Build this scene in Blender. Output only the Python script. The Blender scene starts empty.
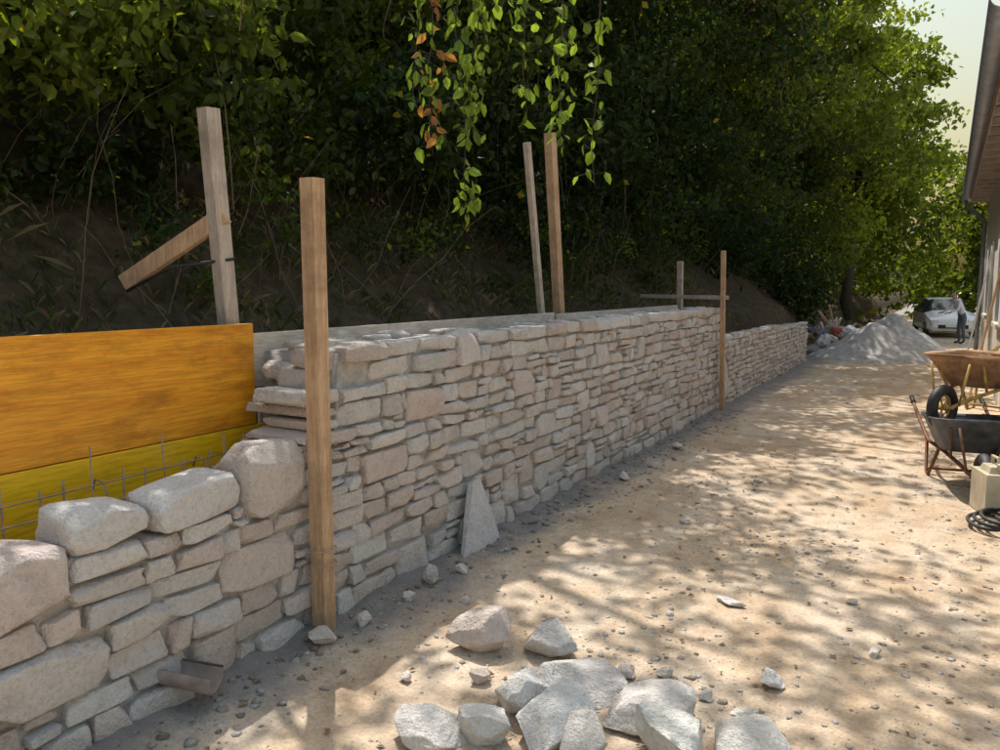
import bpy, bmesh, math, random
import numpy as np
from mathutils import Vector, Matrix, noise
rng=np.random.default_rng(11); random.seed(11)
S=bpy.context.scene
COL=S.collection
R=random.uniform

# ------------------------------------------------------------ materials
def newmat(name):
    m=bpy.data.materials.new(name); m.use_nodes=True
    nt=m.node_tree; b=nt.nodes['Principled BSDF']
    return m,nt,b
def N(nt,t,**k):
    n=nt.nodes.new(t)
    for a,v in k.items(): setattr(n,a,v)
    return n
def L(nt,a,b): nt.links.new(a,b)
def noise_n(nt,vec,scale,detail=6,rough=.6,w=None):
    n=N(nt,'ShaderNodeTexNoise'); n.inputs['Scale'].default_value=scale
    n.inputs['Detail'].default_value=detail; n.inputs['Roughness'].default_value=rough
    if vec is not None: L(nt,vec,n.inputs['Vector'])
    return n.outputs['Fac']
def ramp(nt,fac,stops):
    r=N(nt,'ShaderNodeValToRGB'); L(nt,fac,r.inputs[0])
    e=r.color_ramp.elements
    while len(e)<len(stops): e.new(.5)
    for i,(p,c) in enumerate(stops):
        e[i].position=p; e[i].color=(c[0],c[1],c[2],1) if hasattr(c,'__len__') else (c,c,c,1)
    return r.outputs[0]
def mixc(nt,fac,a,b,mode='MIX'):
    m=N(nt,'ShaderNodeMix',data_type='RGBA',blend_type=mode)
    for sock,v in ((m.inputs[0],fac),(m.inputs[6],a),(m.inputs[7],b)):
        if hasattr(v,'is_output'): L(nt,v,sock)
        elif hasattr(v,'__len__'): sock.default_value=(v[0],v[1],v[2],1)
        else: sock.default_value=v
    return m.outputs[2]
def math_n(nt,op,a,b=None,clamp=False):
    m=N(nt,'ShaderNodeMath',operation=op); m.use_clamp=clamp
    for i,v in enumerate((a,b)):
        if v is None: continue
        if hasattr(v,'is_output'): L(nt,v,m.inputs[i])
        else: m.inputs[i].default_value=v
    return m.outputs[0]
def bump(nt,b,h,strength=.5,dist=.02):
    n=N(nt,'ShaderNodeBump'); n.inputs['Strength'].default_value=strength
    n.inputs['Distance'].default_value=dist
    L(nt,h,n.inputs['Height']); L(nt,n.outputs[0],b.inputs['Normal'])
def objc(nt): return N(nt,'ShaderNodeTexCoord').outputs['Object']
def mapped(nt,vec,scale=(1,1,1)):
    m=N(nt,'ShaderNodeMapping'); m.inputs['Scale'].default_value=scale; L(nt,vec,m.inputs[0]); return m.outputs[0]

def simple(name,c,rough=.7,metal=0,var=.25,scale=8,bs=.2):
    m,nt,b=newmat(name); o=objc(nt)
    n=noise_n(nt,o,scale,4)
    lo=[x*(1-var) for x in c]; hi=[min(1,x*(1+var)) for x in c]
    L(nt,ramp(nt,n,[(.3,lo),(.7,hi)]),b.inputs['Base Color'])
    b.inputs['Roughness'].default_value=rough; b.inputs['Metallic'].default_value=metal
    if bs: bump(nt,b,noise_n(nt,o,scale*6,4),bs,.01)
    return m

def mat_stone(name,dust=0):
    m,nt,b=newmat(name); o=objc(nt)
    at=N(nt,'ShaderNodeAttribute',attribute_name='col').outputs['Color']
    n1=noise_n(nt,o,9,5,.68); n2=noise_n(nt,o,55,4,.75); n3=noise_n(nt,o,4.5,3)
    c=mixc(nt,1,at,ramp(nt,n1,[(.25,(.82,.78,.75)),(.46,(1.0,.99,.98)),(.75,(1.12,1.12,1.12))]),'MULTIPLY')
    c=mixc(nt,1,c,ramp(nt,n2,[(.3,.80),(.50,1.03),(.8,1.08)]),'MULTIPLY')
    c=mixc(nt,ramp(nt,n3,[(.56,0),(.72,.28)]),c,(.80,.62,.53))
    L(nt,c,b.inputs['Base Color']); b.inputs['Roughness'].default_value=.92
    b.inputs['Specular IOR Level'].default_value=.2
    h=math_n(nt,'ADD',math_n(nt,'MULTIPLY',n1,1.6),math_n(nt,'MULTIPLY',n2,.9))
    bump(nt,b,h,1.0,.034)
    return m
M_stone=mat_stone('limestone')
def mat_mortar():
    m,nt,b=newmat('mortar'); o=objc(nt)
    n=noise_n(nt,o,14,5,.7)
    L(nt,ramp(nt,n,[(.3,(.38,.36,.345)),(.7,(.66,.63,.60))]),b.inputs['Base Color'])
    b.inputs['Roughness'].default_value=.95; bump(nt,b,noise_n(nt,o,30,5,.7),.8,.03)
    return m
M_mortar=mat_mortar()

def mat_ground():
    m,nt,b=newmat('dirt'); o=objc(nt)
    sx=N(nt,'ShaderNodeSeparateXYZ'); L(nt,o,sx.inputs[0]); X=sx.outputs[0]
    n1=noise_n(nt,o,.9,5,.6); n2=noise_n(nt,o,7,6,.7); n3=noise_n(nt,o,60,4,.7); n4=noise_n(nt,mapped(nt,o,(2.2,.5,1)),1.3,4); n5=noise_n(nt,o,2.6,5,.65)
    c=ramp(nt,n1,[(.32,(.50,.36,.235)),(.5,(.60,.46,.325)),(.68,(.67,.56,.44))])
    c=mixc(nt,ramp(nt,n4,[(.45,0),(.7,.6)]),c,(.69,.60,.49))
    c=mixc(nt,ramp(nt,n5,[(.55,0),(.64,.5)]),c,(.39,.285,.20))
    c=mixc(nt,1,c,ramp(nt,n2,[(.28,.74),(.5,.98),(.72,1.14)]),'MULTIPLY')
    c=mixc(nt,1,c,ramp(nt,n3,[(.3,.76),(.5,1.0),(.7,1.15)]),'MULTIPLY')
    wob=math_n(nt,'ADD',X,math_n(nt,'MULTIPLY',math_n(nt,'SUBTRACT',noise_n(nt,o,2.5,5,.6),.5),.9))
    g=ramp(nt,math_n(nt,'ADD',math_n(nt,'MULTIPLY',wob,.5),1.55),[(.34,1),(.48,0)])
    c=mixc(nt,math_n(nt,'MULTIPLY',g,.9),c,mixc(nt,n2,(.14,.13,.125),(.36,.34,.33)))
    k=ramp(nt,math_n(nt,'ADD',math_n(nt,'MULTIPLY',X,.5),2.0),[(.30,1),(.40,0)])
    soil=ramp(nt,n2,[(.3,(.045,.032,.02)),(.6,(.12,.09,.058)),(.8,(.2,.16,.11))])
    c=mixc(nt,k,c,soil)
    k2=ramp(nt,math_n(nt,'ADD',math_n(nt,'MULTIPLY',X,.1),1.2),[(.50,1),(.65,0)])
    c=mixc(nt,k2,c,(.010,.014,.007))  # far bank painted near black, woodland shade put into its colour
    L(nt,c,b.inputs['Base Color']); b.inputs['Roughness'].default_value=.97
    b.inputs['Specular IOR Level'].default_value=.1
    h=math_n(nt,'ADD',math_n(nt,'MULTIPLY',n2,1.0),math_n(nt,'MULTIPLY',n3,.35))
    bump(nt,b,h,.8,.03)
    return m
M_ground=mat_ground()

def mat_leaf(name,trans=.42):
    m,nt,b=newmat(name); nt.nodes.remove(b)
    at=N(nt,'ShaderNodeAttribute',attribute_name='col').outputs['Color']
    d=N(nt,'ShaderNodeBsdfDiffuse'); L(nt,at,d.inputs[0])
    t=N(nt,'ShaderNodeBsdfTranslucent'); L(nt,mixc(nt,1,at,(1.9,1.8,.6),'MULTIPLY'),t.inputs[0])
    g=N(nt,'ShaderNodeBsdfGlossy'); g.inputs['Roughness'].default_value=.45; g.inputs[0].default_value=(.9,.95,.9,1)
    mx=N(nt,'ShaderNodeMixShader'); mx.inputs[0].default_value=trans
    L(nt,d.outputs[0],mx.inputs[1]); L(nt,t.outputs[0],mx.inputs[2])
    m2=N(nt,'ShaderNodeMixShader'); m2.inputs[0].default_value=.018; L(nt,mx.outputs[0],m2.inputs[1]); L(nt,g.outputs[0],m2.inputs[2])
    L(nt,m2.outputs[0],nt.nodes['Material Output'].inputs[0])
    return m
M_leaf=mat_leaf('leaf')
M_bark=simple('bark',(.07,.055,.04),.9,0,.4,12,.6)

def mat_wood(name,c1,c2,axis=(18,18,1.4),rough=.75,stain=.5,dark=.5,sc=3.5):
    m,nt,b=newmat(name); o=objc(nt)
    g=noise_n(nt,mapped(nt,o,axis),2.2,5,.65); g2=noise_n(nt,mapped(nt,o,tuple(a*3 for a in axis)),3,3); s=noise_n(nt,mapped(nt,o,(1,.6,1.6)),sc,5,.7)
    c=ramp(nt,g,[(.3,c1),(.65,c2)])
    c=mixc(nt,1,c,ramp(nt,g2,[(.35,.78),(.6,1.05)]),'MULTIPLY')
    c=mixc(nt,ramp(nt,s,[(.48,0),(.70,stain)]),c,tuple(x*dark for x in c1))
    L(nt,c,b.inputs['Base Color']); b.inputs['Roughness'].default_value=rough
    bump(nt,b,g,.35,.006)
    return m
M_post=mat_wood('timber',(.46,.28,.16),(.68,.47,.30))
M_post2=mat_wood('weathered_timber',(.42,.34,.28),(.64,.55,.48))
M_gply=mat_wood('grey_plywood',(.64,.55,.46),(.84,.75,.65),(6,1.2,10))
M_oply=mat_wood('orange_panel',(.80,.29,.014),(1.0,.46,.03),(6,.8,16),.36,.7,.45,5.0)
M_yply=mat_wood('yellow_panel',(1.0,.56,.014),(1.0,.64,.018),(4,.8,7),.32,.08)
M_rust=simple('rusty_steel',(.2,.10,.06),.7,.6,.4,20)
M_galv=simple('rebar_steel',(.40,.30,.25),.7,.2,.3,20)
M_black=simple('black_rubber',(.025,.025,.027),.6,0,.3,15)
M_dark=simple('dark_tray',(.08,.09,.11),.55,.2,.6,9)
M_orange=simple('rust_brown_tray',(.34,.20,.115),.85,.05,.6,7)
M_yel=simple('worn_yellow_paint',(.52,.34,.10),.6,.1,.5,12)

# ------------------------------------------------------------ mesh helpers
def mk(name,V,Q,mats,smooth=True,col=None,midx=None,parent=None):
    V=np.asarray(V,dtype=np.float32); Q=np.asarray(Q,dtype=np.int32)
    me=bpy.data.meshes.new(name)
    me.vertices.add(len(V)); me.vertices.foreach_set('co',V.ravel())
    me.loops.add(Q.size); me.loops.foreach_set('vertex_index',Q.ravel())
    me.polygons.add(len(Q)); me.polygons.foreach_set('loop_start',np.arange(0,Q.size,Q.shape[1],dtype=np.int32))
    me.update(calc_edges=True)
    for m in mats: me.materials.append(m)
    if midx is not None: me.polygons.foreach_set('material_index',np.asarray(midx,dtype=np.int32))
    me.polygons.foreach_set('use_smooth',np.full(len(Q),smooth,dtype=bool))
    if col is not None:
        a=me.color_attributes.new('col','FLOAT_COLOR','POINT')
        c=np.ones((len(V),4),dtype=np.float32); c[:,:3]=np.clip(col,0,.95); a.data.foreach_set('color',c.ravel())
    me.validate(clean_customdata=False)
    ob=bpy.data.objects.new(name,me); COL.objects.link(ob)
    if parent: ob.parent=parent
    return ob

class MB:
    def __init__(s): s.v=[]; s.f=[]; s.m=[]; s.sm=[]
    def add(s,vs,fs,m=0,sm=False):
        o=len(s.v); s.v+= [tuple(x) for x in vs]; s.f+=[tuple(i+o for i in f) for f in fs]
        s.m+=[m]*len(fs); s.sm+=[sm]*len(fs)
    def box(s,c,size,m=0,rot=None,taper=1.0):
        hx,hy,hz=[a/2 for a in size]; vs=[]
        for z in (-hz,hz):
            k=taper if z>0 else 1
            for x,y in ((-hx,-hy),(hx,-hy),(hx,hy),(-hx,hy)): vs.append(Vector((x*k,y*k,z)))
        if rot is not None: vs=[rot@v for v in vs]
        c=Vector(c); vs=[v+c for v in vs]
        s.add(vs,[(3,2,1,0),(4,5,6,7),(0,1,5,4),(1,2,6,5),(2,3,7,6),(3,0,4,7)],m)
    def beam(s,a,b,w,d,m=0,up=(0,1,0)):
        a=Vector(a); b=Vector(b); z=(b-a).normalized(); x=Vector(up).cross(z)
        if x.length<1e-3: x=Vector((1,0,0)).cross(z)
        x.normalize(); y=z.cross(x)
        be=.004
        prof=[(-w/2+be,-d/2),(w/2-be,-d/2),(w/2,-d/2+be),(w/2,d/2-be),(w/2-be,d/2),(-w/2+be,d/2),(-w/2,d/2-be),(-w/2,-d/2+be)]
        vs=[]
        for t in (0,1):
            p=a.lerp(b,t)
            for (u,v) in prof: vs.append(p+x*u+y*v)
        fs=[tuple(range(7,-1,-1)),tuple(range(8,16))]+[(i,(i+1)%8,8+(i+1)%8,8+i) for i in range(8)]
        s.add(vs,fs,m)
    def tube(s,path,r,m=0,n=8,sm=True,cap=True):
        P=[Vector(p) for p in path]; rs=r if hasattr(r,'__len__') else [r]*len(P)
        vs=[]; fs=[]; px=None
        for i,p in enumerate(P):
            d=(P[min(i+1,len(P)-1)]-P[max(i-1,0)]).normalized()
            if px is None: px=d.orthogonal().normalized()
            px=(px-d*px.dot(d)).normalized(); py=d.cross(px)
            for k in range(n):
                a=2*math.pi*k/n; vs.append(p+(px*math.cos(a)+py*math.sin(a))*rs[i])
        for i in range(len(P)-1):
            for k in range(n): fs.append((i*n+k,i*n+(k+1)%n,(i+1)*n+(k+1)%n,(i+1)*n+k))
        if cap: fs.append(tuple(range(n-1,-1,-1))); fs.append(tuple((len(P)-1)*n+k for k in range(n)))
        s.add(vs,fs,m,sm)
    def torus(s,c,R_,r,axis=(0,1,0),m=0,n=24,k=8):
        ax=Vector(axis).normalized(); u=ax.orthogonal().normalized(); v=ax.cross(u); c=Vector(c); vs=[];fs=[]
        for i in range(n):
            a=2*math.pi*i/n; d=u*math.cos(a)+v*math.sin(a)
            for j in range(k):
                b=2*math.pi*j/k; vs.append(c+d*(R_+r*math.cos(b))+ax*r*math.sin(b))
        for i in range(n):
            for j in range(k): fs.append((i*k+j,((i+1)%n)*k+j,((i+1)%n)*k+(j+1)%k,i*k+(j+1)%k))
        s.add(vs,fs,m,True)
    def obj(s,name,mats,mat=None,parent=None,bevel=0):
        me=bpy.data.meshes.new(name); me.from_pydata(s.v,[],s.f); me.update()
        for x in mats: me.materials.append(x)
        for p,a,b in zip(me.polygons,s.m,s.sm): p.material_index=a; p.use_smooth=b
        ob=bpy.data.objects.new(name,me); COL.objects.link(ob)
        if mat is not None: ob.matrix_world=mat
        if parent: ob.parent=parent
        if bevel:
            bv=ob.modifiers.new('b','BEVEL'); bv.width=bevel; bv.segments=2; bv.limit_method='ANGLE'
        return ob

# ------------------------------------------------------------ terrain
BX=[-150,-40,-20,-12,-8,-5.5,-4.3,-3.6,-3.22,300]; BZ=[30,24,15,9.0,4.6,2.35,1.45,.95,0,0]
def terr(x,y):
    z=float(np.interp(x,BX,BZ))
    if y>17.5:
        k=min(1,(y-17.5)/4); z=float(np.interp(x+.8*k,BX,BZ))
    s=min(1,max(0,(y-21)/12)); z-=.32*s*s*(3-2*s)
    return z
def hz(x,y):
    z=terr(x,y)
    near=1 if (abs(x)<14 and -3<y<50) else 0
    if near:
        z+=.03*noise.noise((x*.7,y*.5,0))+.012*noise.noise((x*4,y*4,3))+.006*noise.noise((x*13,y*13,5))
        if x<-2.0 and x>-3.2: z+=.035*math.exp(-((x+2.55)/.18)**2)*(.7+noise.noise((x*6,y*6,9)))
        if x<-3.4: z+=.15*noise.noise((x*1.7,y*1.7,4))+.05*noise.noise((x*6,y*6,4))
    return z
def ax(*seg):
    o=[]
    for a,b,st in seg: o+=list(np.arange(a,b-1e-6,st))
    return np.array(o+[seg[-1][1]])
xs=ax((-150,-30,20),(-30,-12,3),(-12,-4,.2),(-4,1.2,.04),(1.2,3,.3),(3,15,2),(15,150,20))
ys=ax((-120,-20,20),(-20,-2,3),(-2,.6,.2),(.6,9,.045),(9,26,.12),(26,50,.8),(50,350,25))
nx,ny=len(xs),len(ys)
V=np.zeros((nx*ny,3),dtype=np.float32)
k=0
for y in ys:
    for x in xs: V[k]=(x,y,hz(x,y)); k+=1
i,j=np.meshgrid(np.arange(nx-1),np.arange(ny-1)); a=(j*nx+i).ravel()
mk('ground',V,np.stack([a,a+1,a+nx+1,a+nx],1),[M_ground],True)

# ------------------------------------------------------------ stones
def cube_t(cuts):
    bm=bmesh.new(); bmesh.ops.create_cube(bm,size=2)
    bmesh.ops.subdivide_edges(bm,edges=bm.edges[:],cuts=cuts,use_grid_fill=True)
    v=np.array([x.co[:] for x in bm.verts]); f=np.array([[q.index for q in p.verts] for p in bm.faces]); bm.free()
    v=np.sign(v)*(1-(1-np.abs(v))**1.35)
    return v,f
T_hi=cube_t(13); T_mid=cube_t(7); T_lo=cube_t(4)
def shape(T,pn=16,amp=.05,clips=9,cd=(1.0,1.45)):
    P=T[0]; Q=P/((np.abs(P)**pn).sum(1)**(1/pn))[:,None]
    for fr,k_ in ((1.3,1),(3.2,.42),(7,.2),(13,.10)):
        K=rng.normal(0,fr,(3,3)); ph=rng.uniform(0,6.3,3)
        Q=Q+amp*k_*np.sin(Q@K+ph)
    for _ in range(clips):
        n=rng.normal(0,1,3); n/=np.linalg.norm(n); d=rng.uniform(*cd)
        o=np.maximum(0,Q@n-d); Q=Q-o[:,None]*n
    return Q
PAL=np.array([(.91,.82,.77),(.93,.88,.84),(.94,.91,.88),(.88,.77,.71),(.91,.80,.74),(.88,.84,.82),(.95,.92,.89),(.81,.72,.67),(.91,.84,.80),(.86,.84,.83)])
class Stones:
    def __init__(s): s.V=[];s.F=[];s.C=[];s.n=0;s.M=[]
    def add(s,V,F,c,m=0):
        s.V.append(V); s.F.append(F+s.n); s.C.append(np.tile(c,(len(V),1))); s.M.append(np.full(len(F),m)); s.n+=len(V)
    def obj(s,name,mats): return mk(name,np.concatenate(s.V),np.concatenate(s.F),mats,True,np.concatenate(s.C),np.concatenate(s.M))
def pcol(dark=1.0): return PAL[rng.integers(len(PAL))]*rng.uniform(.88,1.03)*dark

def wall(name,wx,u0,u1,zb,prof,reserved,thick,seed,near):
    st=Stones(); nb=len(zb)
    def bd(k,u):
        if k==0: return -.06
        a=.022 if k<nb-1 else .012
        return zb[k]+a*noise.noise((u*1.5,k*3.7+seed,0))+.011*noise.noise((u*7,k*5.1,seed))
    def put(ua,ub,ka,kb,fa=0,fb=1,g=.0055,pn=16,prot=None,depth=.16,col=None,amp=.05,clips=9,cd=(1.0,1.45)):
        sk0,sk1=R(-.018,.018),R(-.018,.018); e0,e1=R(-.014,.008),R(-.014,.008)
        def vv(u,f): lo=bd(ka,u); hi=bd(kb,u); return lo+(hi-lo)*f
        hh=vv((ua+ub)/2,fb)-vv((ua+ub)/2,fa)
        if hh<.02: return
        T=(T_hi if ua<3.3 else T_mid) if near else T_lo
        Q=shape(T,pn,amp,clips,cd)
        s=(Q[:,1]+1)/2; t=(Q[:,2]+1)/2
        ga=g*R(.3,2.0)
        A=(ua+ga,vv(ua,fa)+ga*.8);B=(ub-ga,vv(ub,fa)+ga*.8);C=(ub-ga+sk1,vv(ub,fb)-ga+e1);D=(ua+ga+sk0,vv(ua,fb)-ga+e0)
        U=(1-s)*(1-t)*A[0]+s*(1-t)*B[0]+s*t*C[0]+(1-s)*t*D[0]
        Z=(1-s)*(1-t)*A[1]+s*(1-t)*B[1]+s*t*C[1]+(1-s)*t*D[1]
        p=R(-.014,.024) if prot is None else prot
        tilt=R(-.09,.09); tz=R(-.14,.14)
        X=wx+p+(Q[:,0]-1)*depth/2*.55+(U-(ua+ub)/2)*tilt+(Z-Z.mean())*tz
        back=depth*.4 if not(near and 2.2<ua<2.97 and ka>=9) else R(.26,.40)
        X=np.where(Q[:,0]<0,X-back,X)
        st.add(np.stack([X,U,Z],1),T[1],pcol() if col is None else col)
    for (k0,k1,a,b,col,kw) in reserved: put(a,b,k0,k1,col=col,**kw)
    jm={}
    for k in range(nb-1):
        u=u0+R(0,.1); blocked=[(a,b) for (k0,k1,a,b,_,_) in reserved if k0<=k<k1]+jm.get(k,[])
        blocked.sort()
        while u<u1:
            H=zb[k+1]-zb[k]
            w=R(.15,.36) if rng.random()<.78 else R(.09,.15)
            if k==nb-2: w=R(.2,.42)
            e=min(u+w,u1)
            hit=[x for x in blocked if x[0]<e and x[1]>u]
            if hit:
                h=hit[0]
                if h[0]-u>.05: e=h[0]
                else: u=h[1]; continue
            if u1-e<.08: e=u1
            um=(u+e)/2
            if bd(k,um)+ H*.7>prof(um)+.02 or bd(k,u+.02)+H*.7>prof(u+.02)+.02:
                u=e; continue
            r=rng.random()
            if r<.08 and k<nb-2 and e-u>.12 and e-u<.30 and bd(k+2,um)<prof(um)+.03 and not any(x[0]<e and x[1]>u for x in [(a,b) for (k0,k1,a,b,_,_) in reserved if k0<=k+1<k1]+jm.get(k+1,[])):
                put(u,e,k,k+2); jm.setdefault(k+1,[]).append((u,e))
            elif r<(.25 if um>4.5 else .17) and H>.075 and k<nb-2:
                f=R(.35,.65)
                if e-u>.18 and rng.random()<.7:
                    q=R(.35,.65)*(e-u)+u
                    if rng.random()<.5: put(u,e,k,k+1,0,f); put(u,q,k,k+1,f,1); put(q,e,k,k+1,f,1)
                    else: put(u,q,k,k+1,0,1); put(q,e,k,k+1,0,f); put(q,e,k,k+1,f,1)
                else: put(u,e,k,k+1,0,f); put(u,e,k,k+1,f,1)
            else: put(u,e,k,k+1)
            u=e
    us=np.arange(u0,u1+.001,.04); m=len(us); vs=[]
    rows=[(0,-.3)]+[(0,q/16) for q in range(1,17)]+[(.5,1.0),(1,1.0),(1,-.3)]
    for u in us:
        tp=prof(u)-.05
        if near and u<2.92: tp=min(tp,.66 if u<2.3 else .84)
        for (d,f) in rows:
            x=wx-.036-d*(thick(u)-.04)+(.026*noise.noise((u*9,f*16,seed)) if d==0 else 0)
            vs.append((x,u,tp*f+(.02*noise.noise((u*5,d*3,seed+2)) if f==1 and d>0 else 0)))
    nr=len(rows); fs=[]
    for i in range(m-1):
        for r_ in range(nr-1): a=i*nr+r_; fs.append((a,a+1,a+nr+1,a+nr))
    for e in (0,m-1):
        o=e*nr
        fs+= [(o+0,o+8,o+nr-2,o+nr-1),(o+8,o+16,o+nr-3,o+nr-2)]
    st.add(np.array(vs),np.array(fs),np.array((.3,.3,.3)),1)
    return st
def prof1(u):
    if u<2.27: return .72
    if u<2.55: return .96
    if u<2.66: return 1.08
    if u<2.84: return 1.18
    return 1.365
zb1=[0,.115,.215,.33,.43,.53,.62,.70,.79,.87,.95,1.06,1.155,1.265,1.365]
cp=lambda r,g,b: np.array((r*.98,g*1.01,b*1.05))*1.55
big=dict(pn=14,amp=.055,clips=16,depth=.26,prot=.02,cd=(.95,1.4))
res=[(5,8,1.16,1.50,cp(.58,.49,.44),big),(7,9,1.50,1.82,cp(.62,.59,.56),big),(6,7,1.50,1.80,cp(.62,.57,.53),dict(big,depth=.2)),
     (7,9,1.86,2.27,cp(.62,.59,.56),big),(6,10,2.28,2.62,cp(.57,.50,.45),big),
     (5,8,.80,1.15,cp(.60,.54,.5),big),(5,8,.35,.78,cp(.60,.5,.45),big),
     (12,14,3.95,4.2,cp(.6,.53,.49),{}),(9,11,3.45,3.78,cp(.58,.48,.43),dict(prot=.01)),
     (6,8,3.05,3.45,cp(.58,.48,.43),dict(prot=.01)),(9,11,4.65,5.0,cp(.60,.52,.48),dict(prot=.01)),
     (3,5,2.15,2.55,cp(.58,.49,.43),dict(prot=.01)),(5,7,5.0,5.35,cp(.58,.52,.48),dict(prot=.01)),
     (8,10,9.2,9.45,cp(.58,.51,.48),{}),(10,12,6.1,6.4,cp(.58,.51,.48),{}),(2,4,1.2,1.62,cp(.6,.55,.51),{})]
st=wall('stone_wall',-2.57,.2,10.3,zb1,prof1,res,lambda u:.26 if u<2.88 else .54,3,True)
for _ in range(40):
    u=R(2.95,10.2); T=T_lo; Q=shape(T,4,.08,6,(.9,1.2)); s=R(.03,.08)
    st.add(Q*np.array((s*.9,s*1.3,s*.4))+np.array((R(-2.98,-2.66),u,1.345)),T[1],pcol(.95))
for _ in range(9):
    Q=shape(T_mid,6,.08,8,(.9,1.2)); s=R(.05,.09)
    st.add(Q*np.array((s*1.3,s*1.1,s*.7))+np.array((R(-3.02,-2.72),2.90,R(.75,1.3))),T_mid[1],pcol(.9))
Q=shape(T_hi,14,.03,2); tri=np.clip(1-(Q[:,2]+1)/2*.80,.1,1)
V3=np.stack([Q[:,0]*.022-(Q[:,2])*.04-2.485,Q[:,1]*.23*tri+4.02+.05*(Q[:,2]+1)/2,Q[:,2]*.215+.215],1)
st.add(V3,T_hi[1],cp(.58,.55,.54))
st.obj('stone_wall',[M_stone,M_mortar])
zb2=[0,.08,.15,.24,.31,.40,.47,.56,.64,.72,.80,.88,.96]
wall('stone_wall',-2.60,10.42,17.8,zb2,lambda u:float(np.interp(u,[10.4,14,17.8],[.97,.93,.88])),[(1,8,10.45,10.85,cp(.55,.5,.47),dict(pn=14,prot=.0))],lambda u:.4,8,False).obj('stone_wall',[M_stone,M_mortar])

b=MB(); p0=Vector((-2.62,1.86,.15)); p1=Vector((-2.40,1.95,.12)); n=14
d=(p1-p0).normalized(); sx_=Vector((0,0,1)).cross(d).normalized(); up=d.cross(sx_)
vs=[];
for t in (0,1):
    for rr in (.058,.047):
        for q in range(n+1):
            a_=math.radians(-205+230*q/n); vs.append(p0.lerp(p1,t)+(sx_*math.cos(a_)+up*math.sin(a_))*rr*(1+.1*t))
fs=[]; w_=n+1
for q in range(n):
    fs+=[(q,q+1,2*w_+q+1,2*w_+q),(w_+q,3*w_+q,3*w_+q+1,w_+q+1),(2*w_+q,2*w_+q+1,3*w_+q+1,3*w_+q)]
b.add(vs,fs,0,True); b.obj('clay_roof_tile',[simple('clay',(.34,.28,.26),.85,0,.3,14,.5)])

# ------------------------------------------------------------ rocks
def ico(sub):
    bm=bmesh.new(); bmesh.ops.create_icosphere(bm,subdivisions=sub,radius=1)
    v=np.array([x.co[:] for x in bm.verts]); f=np.array([[q.index for q in p.verts] for p in bm.faces]); bm.free(); return v,f
I5=ico(5); I1=ico(1)
def rock(x,y,w,h,col,rot=None,name='rock'):
    V,F=I5; Q=V*1.45; w*=1.08; h*=1.22
    for _ in range(15):
        n=rng.normal(0,1,3); n/=np.linalg.norm(n); dd=rng.uniform(.68,1.0)
        o=np.maximum(0,Q@n-dd); Q=Q-(o*.985)[:,None]*n
    for fr,am in ((2.5,.03),(7,.014),(15,.006)):
        K=rng.normal(0,fr,(3,3)); Q=Q+am*np.sin(Q@K+rng.uniform(0,6,3))
    Q=Q/np.abs(Q).max(0)
    Q=Q*np.array((w/2,w/2*R(.65,.88),h/2)); a=rot if rot is not None else R(0,3.1)
    M=np.array(Matrix.Rotation(a,3,'Z')@Matrix.Rotation(R(-.25,.25),3,'X'))
    Q=Q@M.T
    z0=hz(x,y); Q=Q+np.array((0,0,h*.33))
    ob=mk(name,Q,F,[M_stone],True,np.tile(np.array(col)*1.55,(len(Q),1))); ob.location=(x,y,z0)
    return ob
RK=[(-1.757,2.90,.31,.21,(.58,.50,.45),.2),(-1.45,3.0,.29,.17,(.60,.57,.54)),(-1.26,2.74,.46,.13,(.60,.57,.54),.4),(-1.36,2.54,.27,.17,(.66,.63,.6)),
    (-1.15,2.42,.32,.17,(.66,.63,.6)),(-.90,2.68,.38,.14,(.6,.57,.54),.6),(-.77,2.54,.32,.18,(.66,.62,.58)),(-1.56,2.19,.30,.10,(.62,.59,.56)),
    (-1.38,2.28,.19,.15,(.62,.6,.57)),(-.50,2.66,.32,.10,(.62,.59,.55)),(-.548,3.188,.11,.07,(.66,.63,.6)),(-.58,2.87,.10,.05,(.64,.60,.55)),
    (-1.02,2.34,.28,.15,(.62,.59,.56)),(-.894,3.95,.17,.03,(.6,.57,.54)),(-1.62,2.66,.10,.06,(.58,.5,.44)),(-1.1,2.98,.09,.05,(.6,.54,.48)),
    (-2.38,2.80,.09,.06,(.58,.52,.5)),(-2.36,3.15,.08,.06,(.6,.55,.52)),(-2.40,3.42,.14,.09,(.58,.52,.48)),(-2.33,3.62,.09,.05,(.6,.55,.5)),
    (-2.42,2.55,.13,.08,(.54,.48,.44)),(-2.1,3.3,.06,.04,(.6,.55,.5)),(-1.5,5.2,.09,.04,(.6,.55,.5)),(-.35,4.3,.07,.03,(.6,.55,.5)),(-1.3,6.6,.10,.04,(.6,.55,.5)),
    (-.2,3.7,.08,.04,(.6,.54,.48)),(-2.3,6.1,.12,.07,(.55,.5,.46)),(-2.3,7.6,.14,.07,(.55,.5,.46)),(-.95,3.05,.07,.04,(.6,.56,.5)),(-.75,2.95,.06,.04,(.62,.58,.52)),(-1.9,2.5,.07,.04,(.6,.54,.48))]
for r in RK: rock(*r[:4],np.array(r[4]),r[5] if len(r)>5 else None)
gs=Stones()
GP=np.array([(.60,.51,.42),(.74,.67,.60),(.54,.45,.37),(.82,.78,.73),(.86,.83,.79)])
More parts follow.
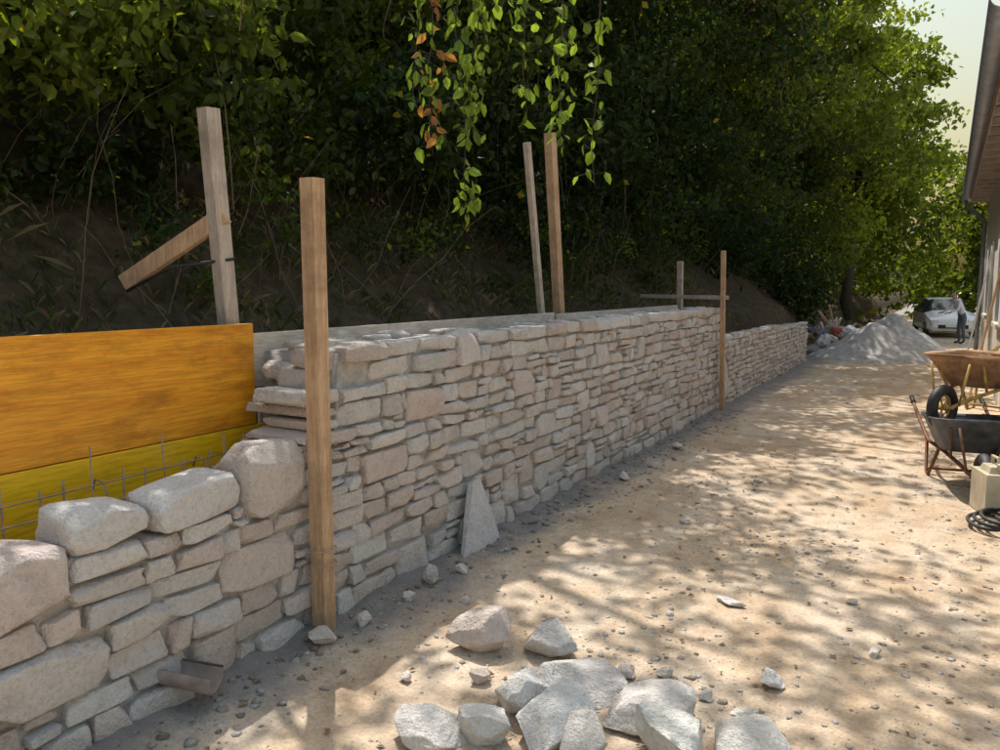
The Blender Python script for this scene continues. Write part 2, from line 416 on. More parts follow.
def grav(n,fx,fy,smin,smax,T=I1,dk=1):
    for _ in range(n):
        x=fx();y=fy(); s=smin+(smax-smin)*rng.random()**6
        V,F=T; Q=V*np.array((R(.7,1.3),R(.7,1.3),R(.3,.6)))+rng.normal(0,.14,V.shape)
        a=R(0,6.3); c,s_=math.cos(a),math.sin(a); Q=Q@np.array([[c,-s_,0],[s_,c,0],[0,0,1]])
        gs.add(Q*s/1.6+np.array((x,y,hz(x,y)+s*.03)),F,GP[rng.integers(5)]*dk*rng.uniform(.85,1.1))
grav(1500,lambda:R(-2.5,.5),lambda:R(1.5,8),.005,.028)
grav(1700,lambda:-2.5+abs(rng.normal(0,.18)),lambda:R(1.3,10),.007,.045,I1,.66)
grav(1300,lambda:rng.normal(-1.1,.45),lambda:rng.normal(2.9,.6),.005,.035)
grav(900,lambda:rng.normal(-.9,.3),lambda:rng.normal(4.9,.4),.005,.03)
grav(600,lambda:rng.normal(-1.6,.3),lambda:rng.normal(6.2,.5),.006,.03)
grav(1500,lambda:R(-.2,.6),lambda:R(3,9),.005,.03)
grav(350,lambda:R(-2.4,.5),lambda:R(8,18),.01,.05)
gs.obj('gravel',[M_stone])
b=MB()
for _ in range(300):
    x=R(-2.4,.5);y=R(1.6,9);z=hz(x,y)+.006;a=R(0,6.3);s=R(.01,.025)
    dx,dy=math.cos(a)*s,math.sin(a)*s
    b.add([(x-dx,y-dy,z),(x+dy*.5,y-dx*.5,z+R(.002,.01)),(x+dx,y+dy,z),(x-dy*.5,y+dx*.5,z+R(.002,.012))],[(0,1,2,3)])
b.obj('leaf_litter',[simple('dry_leaf',(.25,.16,.08),.8,0,.5,6,0)])

M_pile=simple('gravel_heap',(.50,.48,.46),.95,0,.3,9,1.0)
def pile(x,y,r,h,sx=1):
    n=70;m=22;vs=[(0,0,h)];
    for i in range(1,m+1):
        q=i/m
        for k in range(n):
            a=2*math.pi*k/n; rr=r*q*(1+.12*noise.noise((math.cos(a)*1.5+x,math.sin(a)*1.5,y)))
            z=h*(1-q)**1.1-.05*q+.10*noise.noise((rr*math.cos(a)*3,rr*math.sin(a)*3,x))*(1-q*.6)+.03*noise.noise((rr*math.cos(a)*11,rr*math.sin(a)*11,x))
            if q<.12: z=min(z,h*.93)
            vs.append((rr*math.cos(a)*sx,rr*math.sin(a),z))
    vs[0]=(0,0,h*.94)
    b=MB(); fs=[(0,1+k,1+(k+1)%n) for k in range(n)]
    for i in range(m-1):
        for k in range(n): a=1+i*n; fs.append((a+k,a+n+k,a+n+(k+1)%n,a+(k+1)%n))
    b.add(vs,fs,0,True); b.obj('gravel_pile',[M_pile],Matrix.Translation((x,y,terr(x,y))))
pile(-1.42,19.6,1.4,.86,1.05); pile(-1.15,21.6,1.5,1.02,1.0)

# ------------------------------------------------------------ formwork
def board(name,x,y0,y1,z0,z1,t,mat):
    b=MB(); b.box((x,(y0+y1)/2,(z0+z1)/2),(t,y1-y0,z1-z0)); return b.obj(name,[mat],bevel=.003)
board('orange_formwork_panel',-3.10,.83,2.83,.935,1.455,.027,M_oply)
board('orange_formwork_panel',-3.10,-1.2,.82,.935,1.455,.027,M_oply)
board('yellow_formwork_panel',-3.095,.88,2.88,.42,.93,.027,M_yply)
board('yellow_formwork_panel',-3.095,-1.15,.87,.42,.93,.027,M_yply)
board('plywood_board',-3.14,2.86,6.45,1.12,1.40,.022,M_gply)
board('plywood_board',-3.145,2.90,5.4,.60,1.115,.02,M_gply)
board('plywood_board',-3.14,6.5,10.2,1.15,1.385,.022,M_gply)
b=MB()
for q in range(22):
    y=.4+q*.113+R(-.02,.02); b.tube([(-2.98,y,.1),(-2.985,y+R(-.03,.03),R(.84,1.02))],R(.003,.0055),0,6)
for z in (.50,.62,.74,.84): b.tube([(-2.972,-.5,z),(-2.972,1.2,z+R(-.01,.02)),(-2.972,2.78,z+.01)],.0035,0,6)
for y in (1.3,1.9,2.4): b.tube([(-2.95,y,.3),(-2.95,y,.78),(-2.97,y,.84),(-3.03,y,.85),(-3.05,y,.80)],.004,0,6)
b.obj('rebar_mesh',[M_galv])

def post(a,bb,w,d,mat,name='wooden_post',up=(0,1,0)):
    c=MB(); c.beam(a,bb,w,d,0,up); return c.obj(name,[mat])
post((-3.22,2.84,.7),(-3.20,2.70,2.51),.075,.085,M_post2)
post((-2.50,2.665,-.05),(-2.45,2.61,2.115),.085,.075,M_post)
post((-3.20,6.42,.9),(-3.10,5.84,2.82),.05,.06,M_post2)
post((-3.22,6.80,.9),(-3.20,6.47,3.01),.08,.10,M_post)
post((-2.50,10.18,0),(-2.46,9.85,2.07),.055,.06,M_post)
post((-3.22,10.6,.9),(-3.20,10.5,1.97),.07,.08,M_post2)
post((-3.65,10.2,1.50),(-2.42,10.02,1.49),.03,.05,M_post2,'wooden_rail',(0,0,1))
post((-3.17,2.75,2.0),(-3.72,2.56,1.66),.05,.085,M_post,'wooden_brace',(0,0,1))
c=MB(); c.tube([(-3.14,2.77,1.78),(-3.4,2.6,1.74),(-3.62,2.5,1.62)],.008); c.obj('steel_rod',[M_black])
c=MB()
for z in (.35,.42,): c.torus((-2.49,2.655,z),.065,.003,(0,.05,1),0,20,5)
c.tube([(-2.45,2.70,.40),(-2.42,2.72,.38),(-2.40,2.70,.40)],.003); c.obj('tie_wire',[M_galv])

# ------------------------------------------------------------ house
M_pl=simple('plaster',(.66,.59,.49),.9,0,.12,3,.3); M_tile=simple('roof_tiles',(.34,.22,.17),.85,0,.4,6,.5)
M_gut=simple('gutter_metal',(.30,.32,.36),.4,.4,.2,8,0); M_soff=simple('soffit',(.50,.44,.38),.8,0,.2,6)
M_glass,ntg,bg=newmat('window_glass'); bg.inputs['Base Color'].default_value=(.03,.04,.05,1); bg.inputs['Roughness'].default_value=.08
M_white=simple('white_paint',(.78,.78,.76),.5,0,.08,5,0)
H=bpy.data.objects.new('house',None); COL.objects.link(H)
hx0,hx1,hy0,hy1=.66,7.6,6.8,21.0
b=MB(); b.box(((hx0+hx1)/2,(hy0+hy1)/2,1.7),(hx1-hx0,hy1-hy0,3.9))
rx=(hx0+hx1)/2
for y in (hy0,hy1): b.add([(hx0,y,3.65),(hx1,y,3.65),(rx,y,4.9)],[(0,1,2)])
b.obj('walls',[M_pl],parent=H)
b=MB(); e0,e1=.28,hx1+.45; zr=5.02; ze=3.60
n_=int((hy1-hy0+.6)/.12)
for side in (0,1):
    ex=e0 if side==0 else e1
    vs=[];fs=[]
    for q in range(n_+1):
        y=hy0-.3+q*(hy1-hy0+.6)/n_; dz=.03*(q%2)
        vs+=[(ex,y,ze+.06+dz),(rx,y,zr+dz),(ex,y,ze-.02),(rx,y,zr-.08)]
    for q in range(n_):
        a=q*4; fs+=[(a,a+1,a+5,a+4),(a+2,a+6,a+7,a+3),(a,a+4,a+6,a+2)]
    fs+=[(0,2,3,1),(n_*4,n_*4+1,n_*4+3,n_*4+2)]
    b.add(vs,fs,0)
b.obj('roof',[M_tile],parent=H)
GX=.205
b=MB(); gy0,gy1=hy0-.3,hy1+.25; vs=[];fs=[];n=10
for y in (gy0,gy1):
    for rr in (.085,.078):
        for q in range(n+1): a=math.pi+math.pi*q/n; vs.append((GX+rr*math.cos(a),y,3.61+rr*math.sin(a)))
w_=n+1
for q in range(n): fs+=[(q,q+1,2*w_+q+1,2*w_+q),(w_+q,3*w_+q,3*w_+q+1,w_+q+1),(q,w_+q,w_+q+1,q+1),(2*w_+q,2*w_+q+1,3*w_+q+1,3*w_+q)]
b.add(vs,fs,0,True)
b.tube([(GX,20.6,3.55),(GX+.02,20.6,3.40),(.54,20.6,3.15),(.59,20.6,3.0),(.59,20.6,.1)],.045)
for q in range(15): b.box((GX+.05,6.9+q*.95,3.63),(.12,.03,.02))
b.obj('gutter',[M_gut],parent=H)
b=MB()
for q in range(22): b.box((.485,6.9+q*.64,3.50),(.34,.08,.08))
b.box((.48,(hy0+hy1)/2,3.56),(.35,hy1-hy0,.02)); b.obj('rafters',[M_soff],parent=H)
b=MB()
for y in (9.5,13.5,17.5):
    b.box((.655,y,1.75),(.03,1.0,1.3),0); b.box((.64,y,1.07),(.12,1.2,.06),1)
    b.box((.635,y-.74,1.75),(.04,.46,1.34),2); b.box((.635,y+.74,1.75),(.04,.46,1.34),2)
b.obj('windows',[M_glass,M_pl,M_white],parent=H)
for k_,(y,h,dx) in enumerate(((12.3,2.0,.30),(15.5,2.3,.35))):
    post((.60-dx,y,0.0),(.60,y+.1,h),.03,.10,(M_post,M_white)[k_],'leaning_plank')

# ------------------------------------------------------------ wheelbarrows
def barrow(mtray,mframe,M):
    E=bpy.data.objects.new('wheelbarrow',None); COL.objects.link(E)
    bm=bmesh.new(); segs=32
    def ring(L_,W_,z,cx,tl=0):
        o=[]
        for q in range(segs):
            a=2*math.pi*q/segs; c,s=math.cos(a),math.sin(a); k=(abs(c)**5+abs(s)**5)**-.2
            o.append(bm.verts.new((cx+L_/2*c*k,W_/2*s*k,z+tl*c)))
        return o
    rs=[ring(.42,.34,.30,.02),ring(.50,.42,.31,.03),ring(.80,.62,.56,.10,.04),ring(.84,.66,.575,.10,.04),ring(.84,.66,.555,.10,.04),ring(.79,.61,.55,.10,.04)]
    for a_,b_ in zip(rs[:-1],rs[1:]):
        for q in range(segs): bm.faces.new((a_[q],a_[(q+1)%segs],b_[(q+1)%segs],b_[q]))
    bm.faces.new(rs[0][::-1])
    me=bpy.data.meshes.new('tray'); bmesh.ops.recalc_face_normals(bm,faces=bm.faces); bm.to_mesh(me); bm.free()
    for p in me.polygons: p.use_smooth=True
    me.materials.append(mtray); t=bpy.data.objects.new('tray',me); COL.objects.link(t); t.parent=E
    so=t.modifiers.new('s','SOLIDIFY'); so.thickness=.004
    b=MB()
    for s in (-1,1):
        b.tube([(.66,s*.07,.19),(.50,s*.12,.24),(.20,s*.18,.285),(-.25,s*.24,.30),(-.45,s*.28,.44),(-.80,s*.29,.55)],.016,0)
        b.tube([(-.78,s*.29,.545),(-.93,s*.29,.59)],.021,1)
        b.tube([(.05,s*.20,.29),(-.14,s*.24,.02),(-.24,s*.24,.02),(-.30,s*.24,.31)],.014,0)
        b.tube([(.30,s*.16,.28),(.44,s*.20,.53)],.011,0)
        b.tube([(.60,s*.10,.20),(.56,s*.16,.55)],.010,0)
    b.tube([(-.19,-.24,.06),(-.19,.24,.06)],.012,0); b.tube([(.66,-.09,.19),(.66,.09,.19)],.012,0)
    b.tube([(-.02,-.20,.285),(-.02,.20,.285)],.012,0)
    b.obj('frame',[mframe,M_black],parent=E)
    b=MB(); b.torus((.66,0,.19),.145,.045,(0,1,0),0,28,10); b.torus((.66,0,.19),.10,.014,(0,1,0),1,24,6)
    for q in range(5):
        a=q*2*math.pi/5; b.tube([(.66,0,.19),(.66+.1*math.cos(a),0,.19+.1*math.sin(a))],.009,1,6)
    b.tube([(.66,-.05,.19),(.66,.05,.19)],.028,1); b.obj('wheel',[M_black,mframe],parent=E)
    E.matrix_world=M
    return E
barrow(M_dark,M_rust,Matrix.Translation((.19,7.5,0))@Matrix.Rotation(math.radians(-80),4,'Z'))
barrow(M_orange,M_yel,Matrix.Translation((.34,7.95,.50))@Matrix.Rotation(math.radians(240),4,'Z')@Matrix.Rotation(math.radians(4),4,'Y'))
b=MB(); b.box((0,0,.15),(.22,.30,.30)); b.box((0,0,.32),(.16,.20,.05),0,None,.8); b.tube([(0,-.09,.33),(0,-.09,.37)],.03); b.tube([(0,.07,.33),(0,.07,.40),(0,-.03,.40),(0,-.05,.34)],.013)
b.obj('plastic_jerrycan',[simple('cream_plastic',(.50,.44,.32),.5,0,.25,6,0)],Matrix.Translation((.37,6.62,0))@Matrix.Rotation(.3,4,'Z'),bevel=.02)
b=MB(); pts=[]
for q in range(60):
    a=q*.33; pts.append((.30+.12*math.cos(a)+.002*q,6.15+.22*math.sin(a),.03+.0012*q))
b.tube(pts,.013,0,7); b.obj('black_hose',[M_black])

# ------------------------------------------------------------ debris pile
E=bpy.data.objects.new('debris_pile',None); COL.objects.link(E)
b=MB()
for _ in range(46):
    a=R(0,6.3); rr=R(0,.8); z=R(.05,.7)*(1-rr*.7); l=R(.3,1.1); d=Vector((R(-1,1),R(-1,1),R(-.1,.8))).normalized()*l/2
    c=Vector((rr*math.cos(a),rr*math.sin(a),z+.15)); b.beam(c-d,c+d,R(.03,.06),R(.05,.14),rng.integers(0,3))
b.obj('timber_offcuts',[M_post,M_post2,M_gply],parent=E)
for q,(mc,px,py,pz,s) in enumerate((((.85,.82,.82),-.1,-.7,.30,.26),((.85,.86,.9),.35,-.6,.60,.17),((.55,.12,.08),.10,-.75,.58,.13),((.75,.75,.8),.6,-.4,.25,.22),((.15,.20,.38),-.45,-.3,.5,.20))):
    V_,F_=I5; Q=V_.copy()
    for fr,am in ((2,.15),(6,.07),(15,.03)):
        K=rng.normal(0,fr,(3,3)); Q=Q+am*np.sin(Q@K+rng.uniform(0,6,3))
    mk('plastic_sack',Q*np.array((s,s*.8,s*.7))+np.array((px,py,pz)),F_,[simple('sack',mc,.45,0,.1,5,.3)],True,parent=E)
E.location=(-2.35,20.6,0)

# ------------------------------------------------------------ car
def car(M):
    E=bpy.data.objects.new('parked_car',None); COL.objects.link(E)
    paint,nt,bb=newmat('white_car_paint'); bb.inputs['Base Color'].default_value=(.80,.81,.83,1); bb.inputs['Roughness'].default_value=.25; bb.inputs['Coat Weight'].default_value=.6
    stn=[(-2.0,.35,.75,.80,.70,.72,.60),(-1.92,.22,.88,1.0,.80,.80,.62),(-1.6,.2,.93,1.38,.84,.84,.60),(-1.1,.2,.93,1.46,.85,.86,.62),(-.3,.2,.92,1.48,.85,.86,.62),
         (.3,.2,.91,1.42,.85,.86,.60),(.95,.2,.90,1.0,.85,.85,.66),(1.55,.2,.82,.86,.83,.82,.62),(1.9,.25,.66,.70,.78,.74,.58),(2.0,.35,.55,.58,.70,.66,.5)]
    vs=[];n=14
    for (x,zl,zb_,zt,wl,wb,wt) in stn:
        half=[(0,zl),(wl*.8,zl),(wl,zl+.12),(wb+.01,(zl+zb_)/2),(wb,zb_),(wt,zt-.04),(wt*.85,zt),(0,zt+.01)]
        vs+=[(x,w,z) for w,z in half]+[(x,-w,z) for w,z in half[-2:0:-1]]
    fs=[];mi=[]
    for i in range(len(stn)-1):
        for k in range(n):
            fs.append((i*n+k,i*n+(k+1)%n,(i+1)*n+(k+1)%n,(i+1)*n+k))
            glass = (k in (4,9) and 2<=i<=5) or (k in(5,6,7,8) and i in (1,5))
            mi.append(1 if glass else 0)
    fs+=[tuple(range(n-1,-1,-1)),tuple((len(stn)-1)*n+k for k in range(n))]; mi+=[0,0]
    me=bpy.data.meshes.new('body'); me.from_pydata(vs,[],fs); me.materials.append(paint); me.materials.append(M_glass)
    for p,m_ in zip(me.polygons,mi): p.material_index=m_; p.use_smooth=True
    bm=bmesh.new(); bm.from_mesh(me); bmesh.ops.recalc_face_normals(bm,faces=bm.faces); bm.to_mesh(me); bm.free()
    o=bpy.data.objects.new('body',me); COL.objects.link(o); o.parent=E
    bv=o.modifiers.new('b','BEVEL'); bv.width=.03; bv.segments=2; bv.limit_method='ANGLE'
    b=MB()
    for x in (-1.25,1.25):
        for s in (-1,1):
            b.torus((x,s*.78,.31),.22,.085,(0,1,0),0,28,10); b.tube([(x,s*.70,.31),(x,s*.83,.31)],.19,1,20)
    b.obj('wheels',[M_black,M_galv],parent=E)
    b=MB()
    for s in (-1,1):
        b.box((-1.96,s*.68,.82),(.06,.18,.16),0); b.box((1.93,s*.60,.60),(.10,.26,.12),1); b.box((.75,s*.95,.98),(.12,.18,.13),2)
    b.box((-2.01,0,.62),(.02,.52,.11),3); b.box((-1.99,0,.38),(.06,1.3,.14),2); b.box((1.99,0,.42),(.05,1.0,.14),2); b.box((2.02,0,.45),(.02,.5,.1),3)
    b.obj('lights_and_trim',[simple('tail_light',(.4,.02,.02),.3),simple('head_light',(.7,.7,.72),.15),M_black,M_white],parent=E,bevel=.01)
    E.matrix_world=M
car(Matrix.Translation((-.15,35.5,terr(0,35.5)))@Matrix.Rotation(math.radians(-80),4,'Z'))

# ------------------------------------------------------------ person
def person(M):
    me=bpy.data.meshes.new('worker'); ob=bpy.data.objects.new('worker',me); COL.objects.link(ob)
    J=[((0,0,.95),.14),((0,-.06,1.12),.135),((0,-.15,1.28),.15),((0,-.23,1.41),.10),((0,-.29,1.48),.055),((0,-.35,1.56),.085),((0,-.38,1.65),.088)]
    V_=[j[0] for j in J]; Rr=[j[1] for j in J]; Ed=[(i,i+1) for i in range(6)]
    def chain(root,pts):
        p=root
        for c,r in pts: V_.append(c); Rr.append(r); Ed.append((p,len(V_)-1)); p=len(V_)-1
        return p
    for s in (-1,1):
        chain(0,[((s*.10,0,.86),.095),((s*.12,-.04,.50),.062),((s*.13,.02,.12),.045),((s*.13,-.02,.05),.042),((s*.14,-.16,.035),.035)])
        h=chain(3,[((s*.19,-.22,1.38),.062),((s*.25,-.30,1.12),.045),((s*.20,-.54,1.02),.034),((s*.19,-.61,1.01),.033)])
        for f in range(4): chain(h,[((s*(.16+.02*f),-.67,1.00),.009),((s*(.16+.02*f),-.70-.005*(f in(1,2)),.97),.008)])
        chain(h,[((s*.155,-.61,.985),.010),((s*.15,-.65,.97),.009)])
    me.from_pydata(V_,Ed,[])
    sk=ob.modifiers.new('skin','SKIN'); sk.use_smooth_shade=True
    for i,d in enumerate(me.skin_vertices[0].data): d.radius=(Rr[i],Rr[i]*.9 if i>3 else Rr[i]*.72); d.use_root=(i==0)
    su=ob.modifiers.new('s','SUBSURF'); su.levels=1; su.render_levels=1
    dg=bpy.context.evaluated_depsgraph_get(); m2=bpy.data.meshes.new_from_object(ob.evaluated_get(dg))
    ob.modifiers.clear(); ob.data=m2
    m2.materials.clear()
    for mm in (simple('skin',(.42,.25,.17),.6,0,.1,8,0),simple('shirt_cloth',(.66,.70,.78),.85,0,.1,12,.3),simple('trousers_cloth',(.12,.13,.17),.9,0,.2,12,.3),simple('blue_cap_cloth',(.03,.08,.60),.8,0,.1,12,0),M_black):m2.materials.append(mm)
    for p in m2.polygons:
        c=p.center; p.use_smooth=True
        if c.z<.09: p.material_index=4
        elif c.z<.96 and c.y>-.3: p.material_index=2
        elif c.z<1.45 and not (c.y<-.50): p.material_index=1
        elif c.z>1.62 : p.material_index=3
        else: p.material_index=0
    b=MB(); b.box((0,-.50,1.62),(.15,.12,.012),0); b.obj('cap_peak',[m2.materials[3]],parent=ob)
    b=MB(); b.tube([(0,-.44,1.58),(0,-.475,1.555),(0,-.445,1.55)],[.008,.014,.01],0,8)
    for s in (-1,1): b.tube([(s*.085,-.36,1.56),(s*.095,-.35,1.59)],.018,0,8); b.tube([(s*.03,-.443,1.59),(s*.03,-.453,1.59)],.009,1,8)
    b.obj('face_details',[m2.materials[0],M_black],parent=ob)
    ob.matrix_world=M
person(Matrix.Translation((.42,29.5,terr(.4,29.5)))@Matrix.Rotation(math.radians(-60),4,'Z'))

# ------------------------------------------------------------ foliage
def leaf_mesh(C,size,col,six=True,droop=.35,upb=.6):
    n=len(C)
    d=rng.normal(0,1,(n,3)); d[:,2]-=droop*1.5; d/=np.linalg.norm(d,axis=1)[:,None]
    m=rng.normal(0,1,(n,3)); m[:,2]+=upb; m-= (m*d).sum(1)[:,None]*d; m/=np.linalg.norm(m,axis=1)[:,None]
    s=np.cross(d,m); Lz=(size*rng.uniform(.6,1.25,n))[:,None]
    w=rng.uniform(.8,1.15,n)[:,None]
    if six:
        P=[C,C+d*Lz*.28+s*Lz*.29*w+m*Lz*.07,C+d*Lz*.68+s*Lz*.24*w+m*Lz*.03,C+d*Lz-m*Lz*.14,C+d*Lz*.68-s*Lz*.24*w+m*Lz*.03,C+d*Lz*.28-s*Lz*.29*w+m*Lz*.07]
        V=np.stack(P,1).reshape(-1,3); b=np.arange(n)*6
        F=np.concatenate([np.stack([b,b+1,b+2,b+3],1),np.stack([b,b+3,b+4,b+5],1)]); k=6
    else:
        P=[C,C+d*Lz*.45+s*Lz*.33*w+m*Lz*.08,C+d*Lz-m*Lz*.1,C+d*Lz*.45-s*Lz*.33*w+m*Lz*.08]
        V=np.stack(P,1).reshape(-1,3); b=np.arange(n)*4; F=np.stack([b,b+1,b+2,b+3],1); k=4
    return V,F,np.repeat(col,k,axis=0)
G_dark=np.array((.010,.023,.006)); G_mid=np.array((.028,.054,.011)); G_lit=np.array((.20,.26,.04)); G_yel=np.array((.45,.38,.04))  # dark and lit tones carry shade and sunlight in the leaf colour
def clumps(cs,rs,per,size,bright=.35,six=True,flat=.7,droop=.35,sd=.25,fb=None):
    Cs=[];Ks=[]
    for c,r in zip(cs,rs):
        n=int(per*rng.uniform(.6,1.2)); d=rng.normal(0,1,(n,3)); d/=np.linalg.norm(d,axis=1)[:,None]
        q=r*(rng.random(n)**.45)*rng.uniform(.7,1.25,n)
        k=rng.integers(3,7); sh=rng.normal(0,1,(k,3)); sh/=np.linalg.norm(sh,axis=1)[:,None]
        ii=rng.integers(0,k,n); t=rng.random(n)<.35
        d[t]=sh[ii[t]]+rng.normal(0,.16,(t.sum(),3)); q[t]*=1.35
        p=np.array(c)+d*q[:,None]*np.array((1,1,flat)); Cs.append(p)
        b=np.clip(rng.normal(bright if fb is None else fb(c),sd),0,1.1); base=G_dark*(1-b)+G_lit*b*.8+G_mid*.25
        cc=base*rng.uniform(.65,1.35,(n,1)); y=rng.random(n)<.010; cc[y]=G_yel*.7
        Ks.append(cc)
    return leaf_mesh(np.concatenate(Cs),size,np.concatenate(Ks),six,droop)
def merge(parts):
    Vs=[];Fs=[];Cs=[];o=0
    for V,F,C in parts: Vs.append(V);Fs.append(F+o);Cs.append(C);o+=len(V)
    return np.concatenate(Vs),np.concatenate(Fs),np.concatenate(Cs)
def scatter(n,x0,x1,y0,y1,top,low,r0,r1):
    cs=[];rs=[]
    while len(cs)<n:
        x=R(x0,x1);y=R(y0,y1);g=terr(x,y); lo=low(x,y,g); hi=top(x,y)
        if hi<=lo: continue
        z=R(lo,hi); cs.append((x,y,z)); rs.append(R(r0,r1))
    return cs,rs
cs,rs=scatter(200,-7.0,-4.1,-.5,8,lambda x,y:4.5+.25*max(0,y-2),lambda x,y,g:max(g+.25,2.25+.9*(x+5.2)*.6) ,.28,.55)
A=clumps(cs,rs,260,.100,.5,sd=.22,fb=lambda c: (.80 if c[1]<3.6 else .25) if c[2]>2.6 else .2)  # upper near clumps get lighter leaf colour, imitating sunlit foliage
cs,rs=scatter(95,-6.2,-3.9,1.5,16,lambda x,y:2.5,lambda x,y,g:g+.1,.15,.34)
B=clumps(cs,rs,110,.06,.22,False)
cs,rs=scatter(230,-7,-3.9,7.5,18,lambda x,y:7.5,lambda x,y,g:g+.35+.5*(x>-4.6),.4,.75)
Cc=clumps(cs,rs,240,.12,.02,False,sd=.07)  # leaf colour lowered here to imitate deep shade
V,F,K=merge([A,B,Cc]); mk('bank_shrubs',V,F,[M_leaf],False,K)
cs,rs=scatter(240,-8,-3.9,17.5,36,lambda x,y:11,lambda x,y,g:g+.3,.6,1.1)
A=clumps(cs,rs,230,.19,.12,False,fb=lambda c: .03+.35*max(0,(c[1]-24)/12))  # leaf colour brightens with distance, painting in sun and haze
cs,rs=scatter(260,-12,-7,-4,42,lambda x,y:8.5 if y<12 else 12.5,lambda x,y,g:g+.2,.8,1.4)
B=clumps(cs,rs,120,.36,.0,False,sd=.06)
cs,rs=scatter(260,-16,14,42,60,lambda x,y:10.5 if x<-1 else 8.5,lambda x,y,g:g+.2,1.0,2.0)
Cc=clumps(cs,rs,150,.42,.5,False)
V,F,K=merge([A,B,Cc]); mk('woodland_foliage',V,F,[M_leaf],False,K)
def tree(x,y,hh,rad,zc,nc,per,size,bright,six=False,lean=(0,0),name='broadleaf_tree',cr=(.5,1.0)):
    E=bpy.data.objects.new(name,None); COL.objects.link(E); g=terr(x,y)-.1
    b=MB(); top=Vector((x+lean[0],y+lean[1],hh*.85)); base=Vector((x,y,g)); path=[];rad_=[]
    r0=.05+.014*hh
    for q in range(9):
        t=q/8; p=base.lerp(top,t)+Vector((.25*noise.noise((t*3,x,y)),.25*noise.noise((t*3,y,x)),0)); path.append(p); rad_.append(r0*(1-.8*t)+(.06 if q==0 else 0))
    b.tube(path,rad_,0,10)
    cs=[];rs=[]
    for q in range(nc):
        d=Vector(rng.normal(0,1,3)).normalized(); k=rng.random()**.4
        c=Vector((x+lean[0],y+lean[1],zc))+Vector((d.x*rad*k,d.y*rad*k,d.z*(hh-zc)*k)); cs.append(tuple(c)); rs.append(R(*cr))
        if q%2==0:
            s=path[rng.integers(3,8)]; mid=s.lerp(c,.5)+Vector((0,0,R(-.1,.35)))
            b.tube([s,mid,c],[r0*.35,r0*.2,.012],0,6,cap=False)
    b.obj('trunk_and_limbs',[M_bark],parent=E)
    V,F,K=clumps(cs,rs,per,size,bright,six); mk('crown',V,F,[M_leaf],False,K,parent=E)
tree(-7.6,3.0,9.5,2.5,7.2,15,110,.17,.5,lean=(1.2,0))
tree(-7.6,8.0,10.2,3.0,8.0,34,120,.15,.3,lean=(2.6,-.6))  # crown out of view, leaned and filled out to block sun on the foreground
tree(-7.0,13.3,11,3.1,8.4,34,120,.19,.12,lean=(1.4,0))
tree(-6.8,19,12,3.2,8.6,42,140,.2,.12,lean=(1.3,0))
tree(-6.0,26,13,3.4,8.5,50,170,.22,.4,lean=(.9,0))
tree(-5.6,33,15,3.7,8.8,100,200,.25,.85,lean=(.6,0),cr=(.6,1.1))  # this crown and the next: sunlit haze painted as brighter leaf colour
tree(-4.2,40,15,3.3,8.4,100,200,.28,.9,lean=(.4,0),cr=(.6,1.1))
tree(3.0,46,7.5,3.4,4.5,50,190,.3,.6,cr=(.6,1.2))

b=MB()
for _ in range(170):
    x=R(-5.8,-3.9);y=R(.5,14);z=terr(x,y)-.05; p=Vector((x,y,z)); d=Vector((R(-.3,.6),R(-.5,.5),1)).normalized(); pts=[p]; l=R(.4,1.8)
    for q in range(5):
        d=(d+Vector((R(-.25,.3),R(-.25,.25),R(-.25,.1)))).normalized(); p=p+d*l/5; pts.append(p)
    r=R(.002,.006); b.tube(pts,[r*(1-.15*q) for q in range(6)],0,4,cap=False)
for _ in range(26):
    x=R(-5.5,-4.2);y=R(1,14);p=Vector((x,y,R(4,6))); pts=[p]
    for q in range(6): p=p+Vector((R(-.1,.1),R(-.1,.1),R(-.5,-.2))); pts.append(p)
    b.tube(pts,.005,0,4,cap=False)
b.obj('undergrowth_twigs',[simple('twig',(.20,.15,.11),.9,0,.4,8,0)])
n=16000; x=rng.uniform(-5.6,-3.45,n); y=rng.uniform(0,16,n); z=np.array([hz(a,c) for a,c in zip(x,y)])
m=np.array([noise.noise((a*1.4,c*1.4,8)) for a,c in zip(x,y)])>-.12; x,y,z=x[m],y[m],z[m]; n=len(x)
h=rng.uniform(.03,.12,n); dx=rng.normal(0,.7,n)*h; dy=rng.normal(0,.7,n)*h; a=rng.uniform(0,3.1,n); wx,wy=np.cos(a)*.004,np.sin(a)*.004
V=np.stack([np.stack([x-wx,y-wy,z-.01],1),np.stack([x+wx,y+wy,z-.01],1),np.stack([x+dx*.5+wx,y+dy*.5+wy,z+h*.7],1),np.stack([x+dx,y+dy,z+h*.9],1)],1).reshape(-1,3)
q=np.arange(n)*4; gc=np.where(rng.random((n,1))<.55,np.array([[.22,.17,.10]]),np.array([[.07,.10,.03]]))*rng.uniform(.6,1.3,(n,1))
mk('dry_grass',V,np.stack([q,q+1,q+2,q+3],1),[M_leaf],False,np.repeat(gc,4,axis=0))

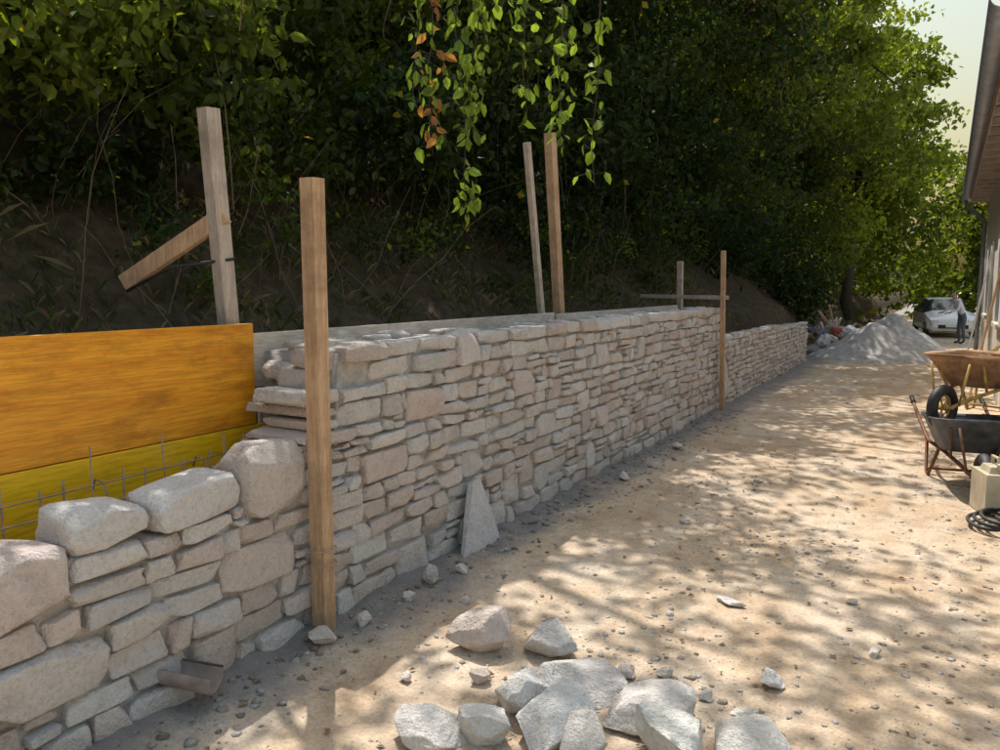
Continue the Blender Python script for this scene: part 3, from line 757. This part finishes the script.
b=MB(); LC=[];LK=[]
br=[(-5.2,4.4,3.9),(-4.0,3.9,3.75),(-3.0,3.4,3.5),(-2.1,3.15,3.3),(-1.4,3.35,3.15),(-1.1,3.5,3.05)]
b.tube(br,[.04,.03,.022,.014,.009,.004],0,7)
strands=[((-2.08,3.05),3.3,2.25,'dry',70),((-2.0,3.08),3.3,1.98,'g',90),((-1.93,3.12),3.3,2.3,'g',60),((-1.72,3.2),3.25,2.42,'g',44),((-1.58,3.28),3.2,2.30,'g',60),((-1.45,3.35),3.15,2.10,'g',40),((-1.86,3.1),3.25,2.55,'g',34),((-2.25,3.2),3.3,2.5,'g',30)]
for (x,y),z0,z1,kd,nn in strands:
    pts=[];px,py=x,y
    for q in range(9):
        t=q/8; px+=R(-.02,.02);py+=R(-.02,.02); pts.append(Vector((px,py,z0+(z1-z0)*t)))
    b.tube(pts,[.004*(1-.08*q) for q in range(9)],0,5)
    for q in range(nn):
        t=rng.random(); f=t*8; i_=min(7,int(f)); p=pts[i_].lerp(pts[i_+1],f-i_)
        o=Vector((R(-.06,.06),R(-.06,.06),R(-.03,.03))); LC.append(tuple(p+o)); b.tube([p,p+o],.0012,0,3,cap=False)
        LK.append(np.array((.36,.18,.08))*R(.4,1.1) if kd=='dry' and rng.random()<.7 else (np.array((.16,.25,.045))*R(.5,1.4)))
V,F,K=leaf_mesh(np.array(LC),.064,np.array(LK),True,1.1,.3)
E=bpy.data.objects.new('hanging_vine',None); COL.objects.link(E)
b.obj('stems',[M_bark],parent=E); mk('vine_leaves',V,F,[M_leaf],False,K,parent=E)

# ------------------------------------------------------------ light, world, camera
saz=Vector((-.66,.75,0)).normalized(); el=math.radians(59)
to=saz*math.cos(el)+Vector((0,0,math.sin(el)))
sd=bpy.data.lights.new('sun','SUN'); sd.energy=5; sd.angle=math.radians(.5); sd.color=(1,.95,.88)
so=bpy.data.objects.new('sun',sd); COL.objects.link(so); so.rotation_euler=(-to).to_track_quat('-Z','Y').to_euler(); so.location=(0,0,30)
w=bpy.data.worlds.new('World'); S.world=w; w.use_nodes=True; nt=w.node_tree
sky=nt.nodes.new('ShaderNodeTexSky'); sky.sky_type='NISHITA'; sky.sun_disc=False; sky.sun_elevation=el; sky.sun_rotation=math.atan2(saz.x,saz.y)
sky.air_density=2.6; sky.dust_density=5; sky.ozone_density=2.2
nt.links.new(sky.outputs[0],nt.nodes['Background'].inputs[0]); nt.nodes['Background'].inputs[1].default_value=.15
cd=bpy.data.cameras.new('camera'); cam=bpy.data.objects.new('camera',cd); COL.objects.link(cam)
cd.sensor_width=36; cd.lens=28.0; cd.clip_end=1000; cd.clip_start=.05
cam.location=(0,0,1.65); cam.rotation_euler=(math.radians(90-6.6),0,math.radians(29.88)); S.camera=cam
S.view_settings.view_transform='Standard'; S.view_settings.look='None'; S.view_settings.exposure=0
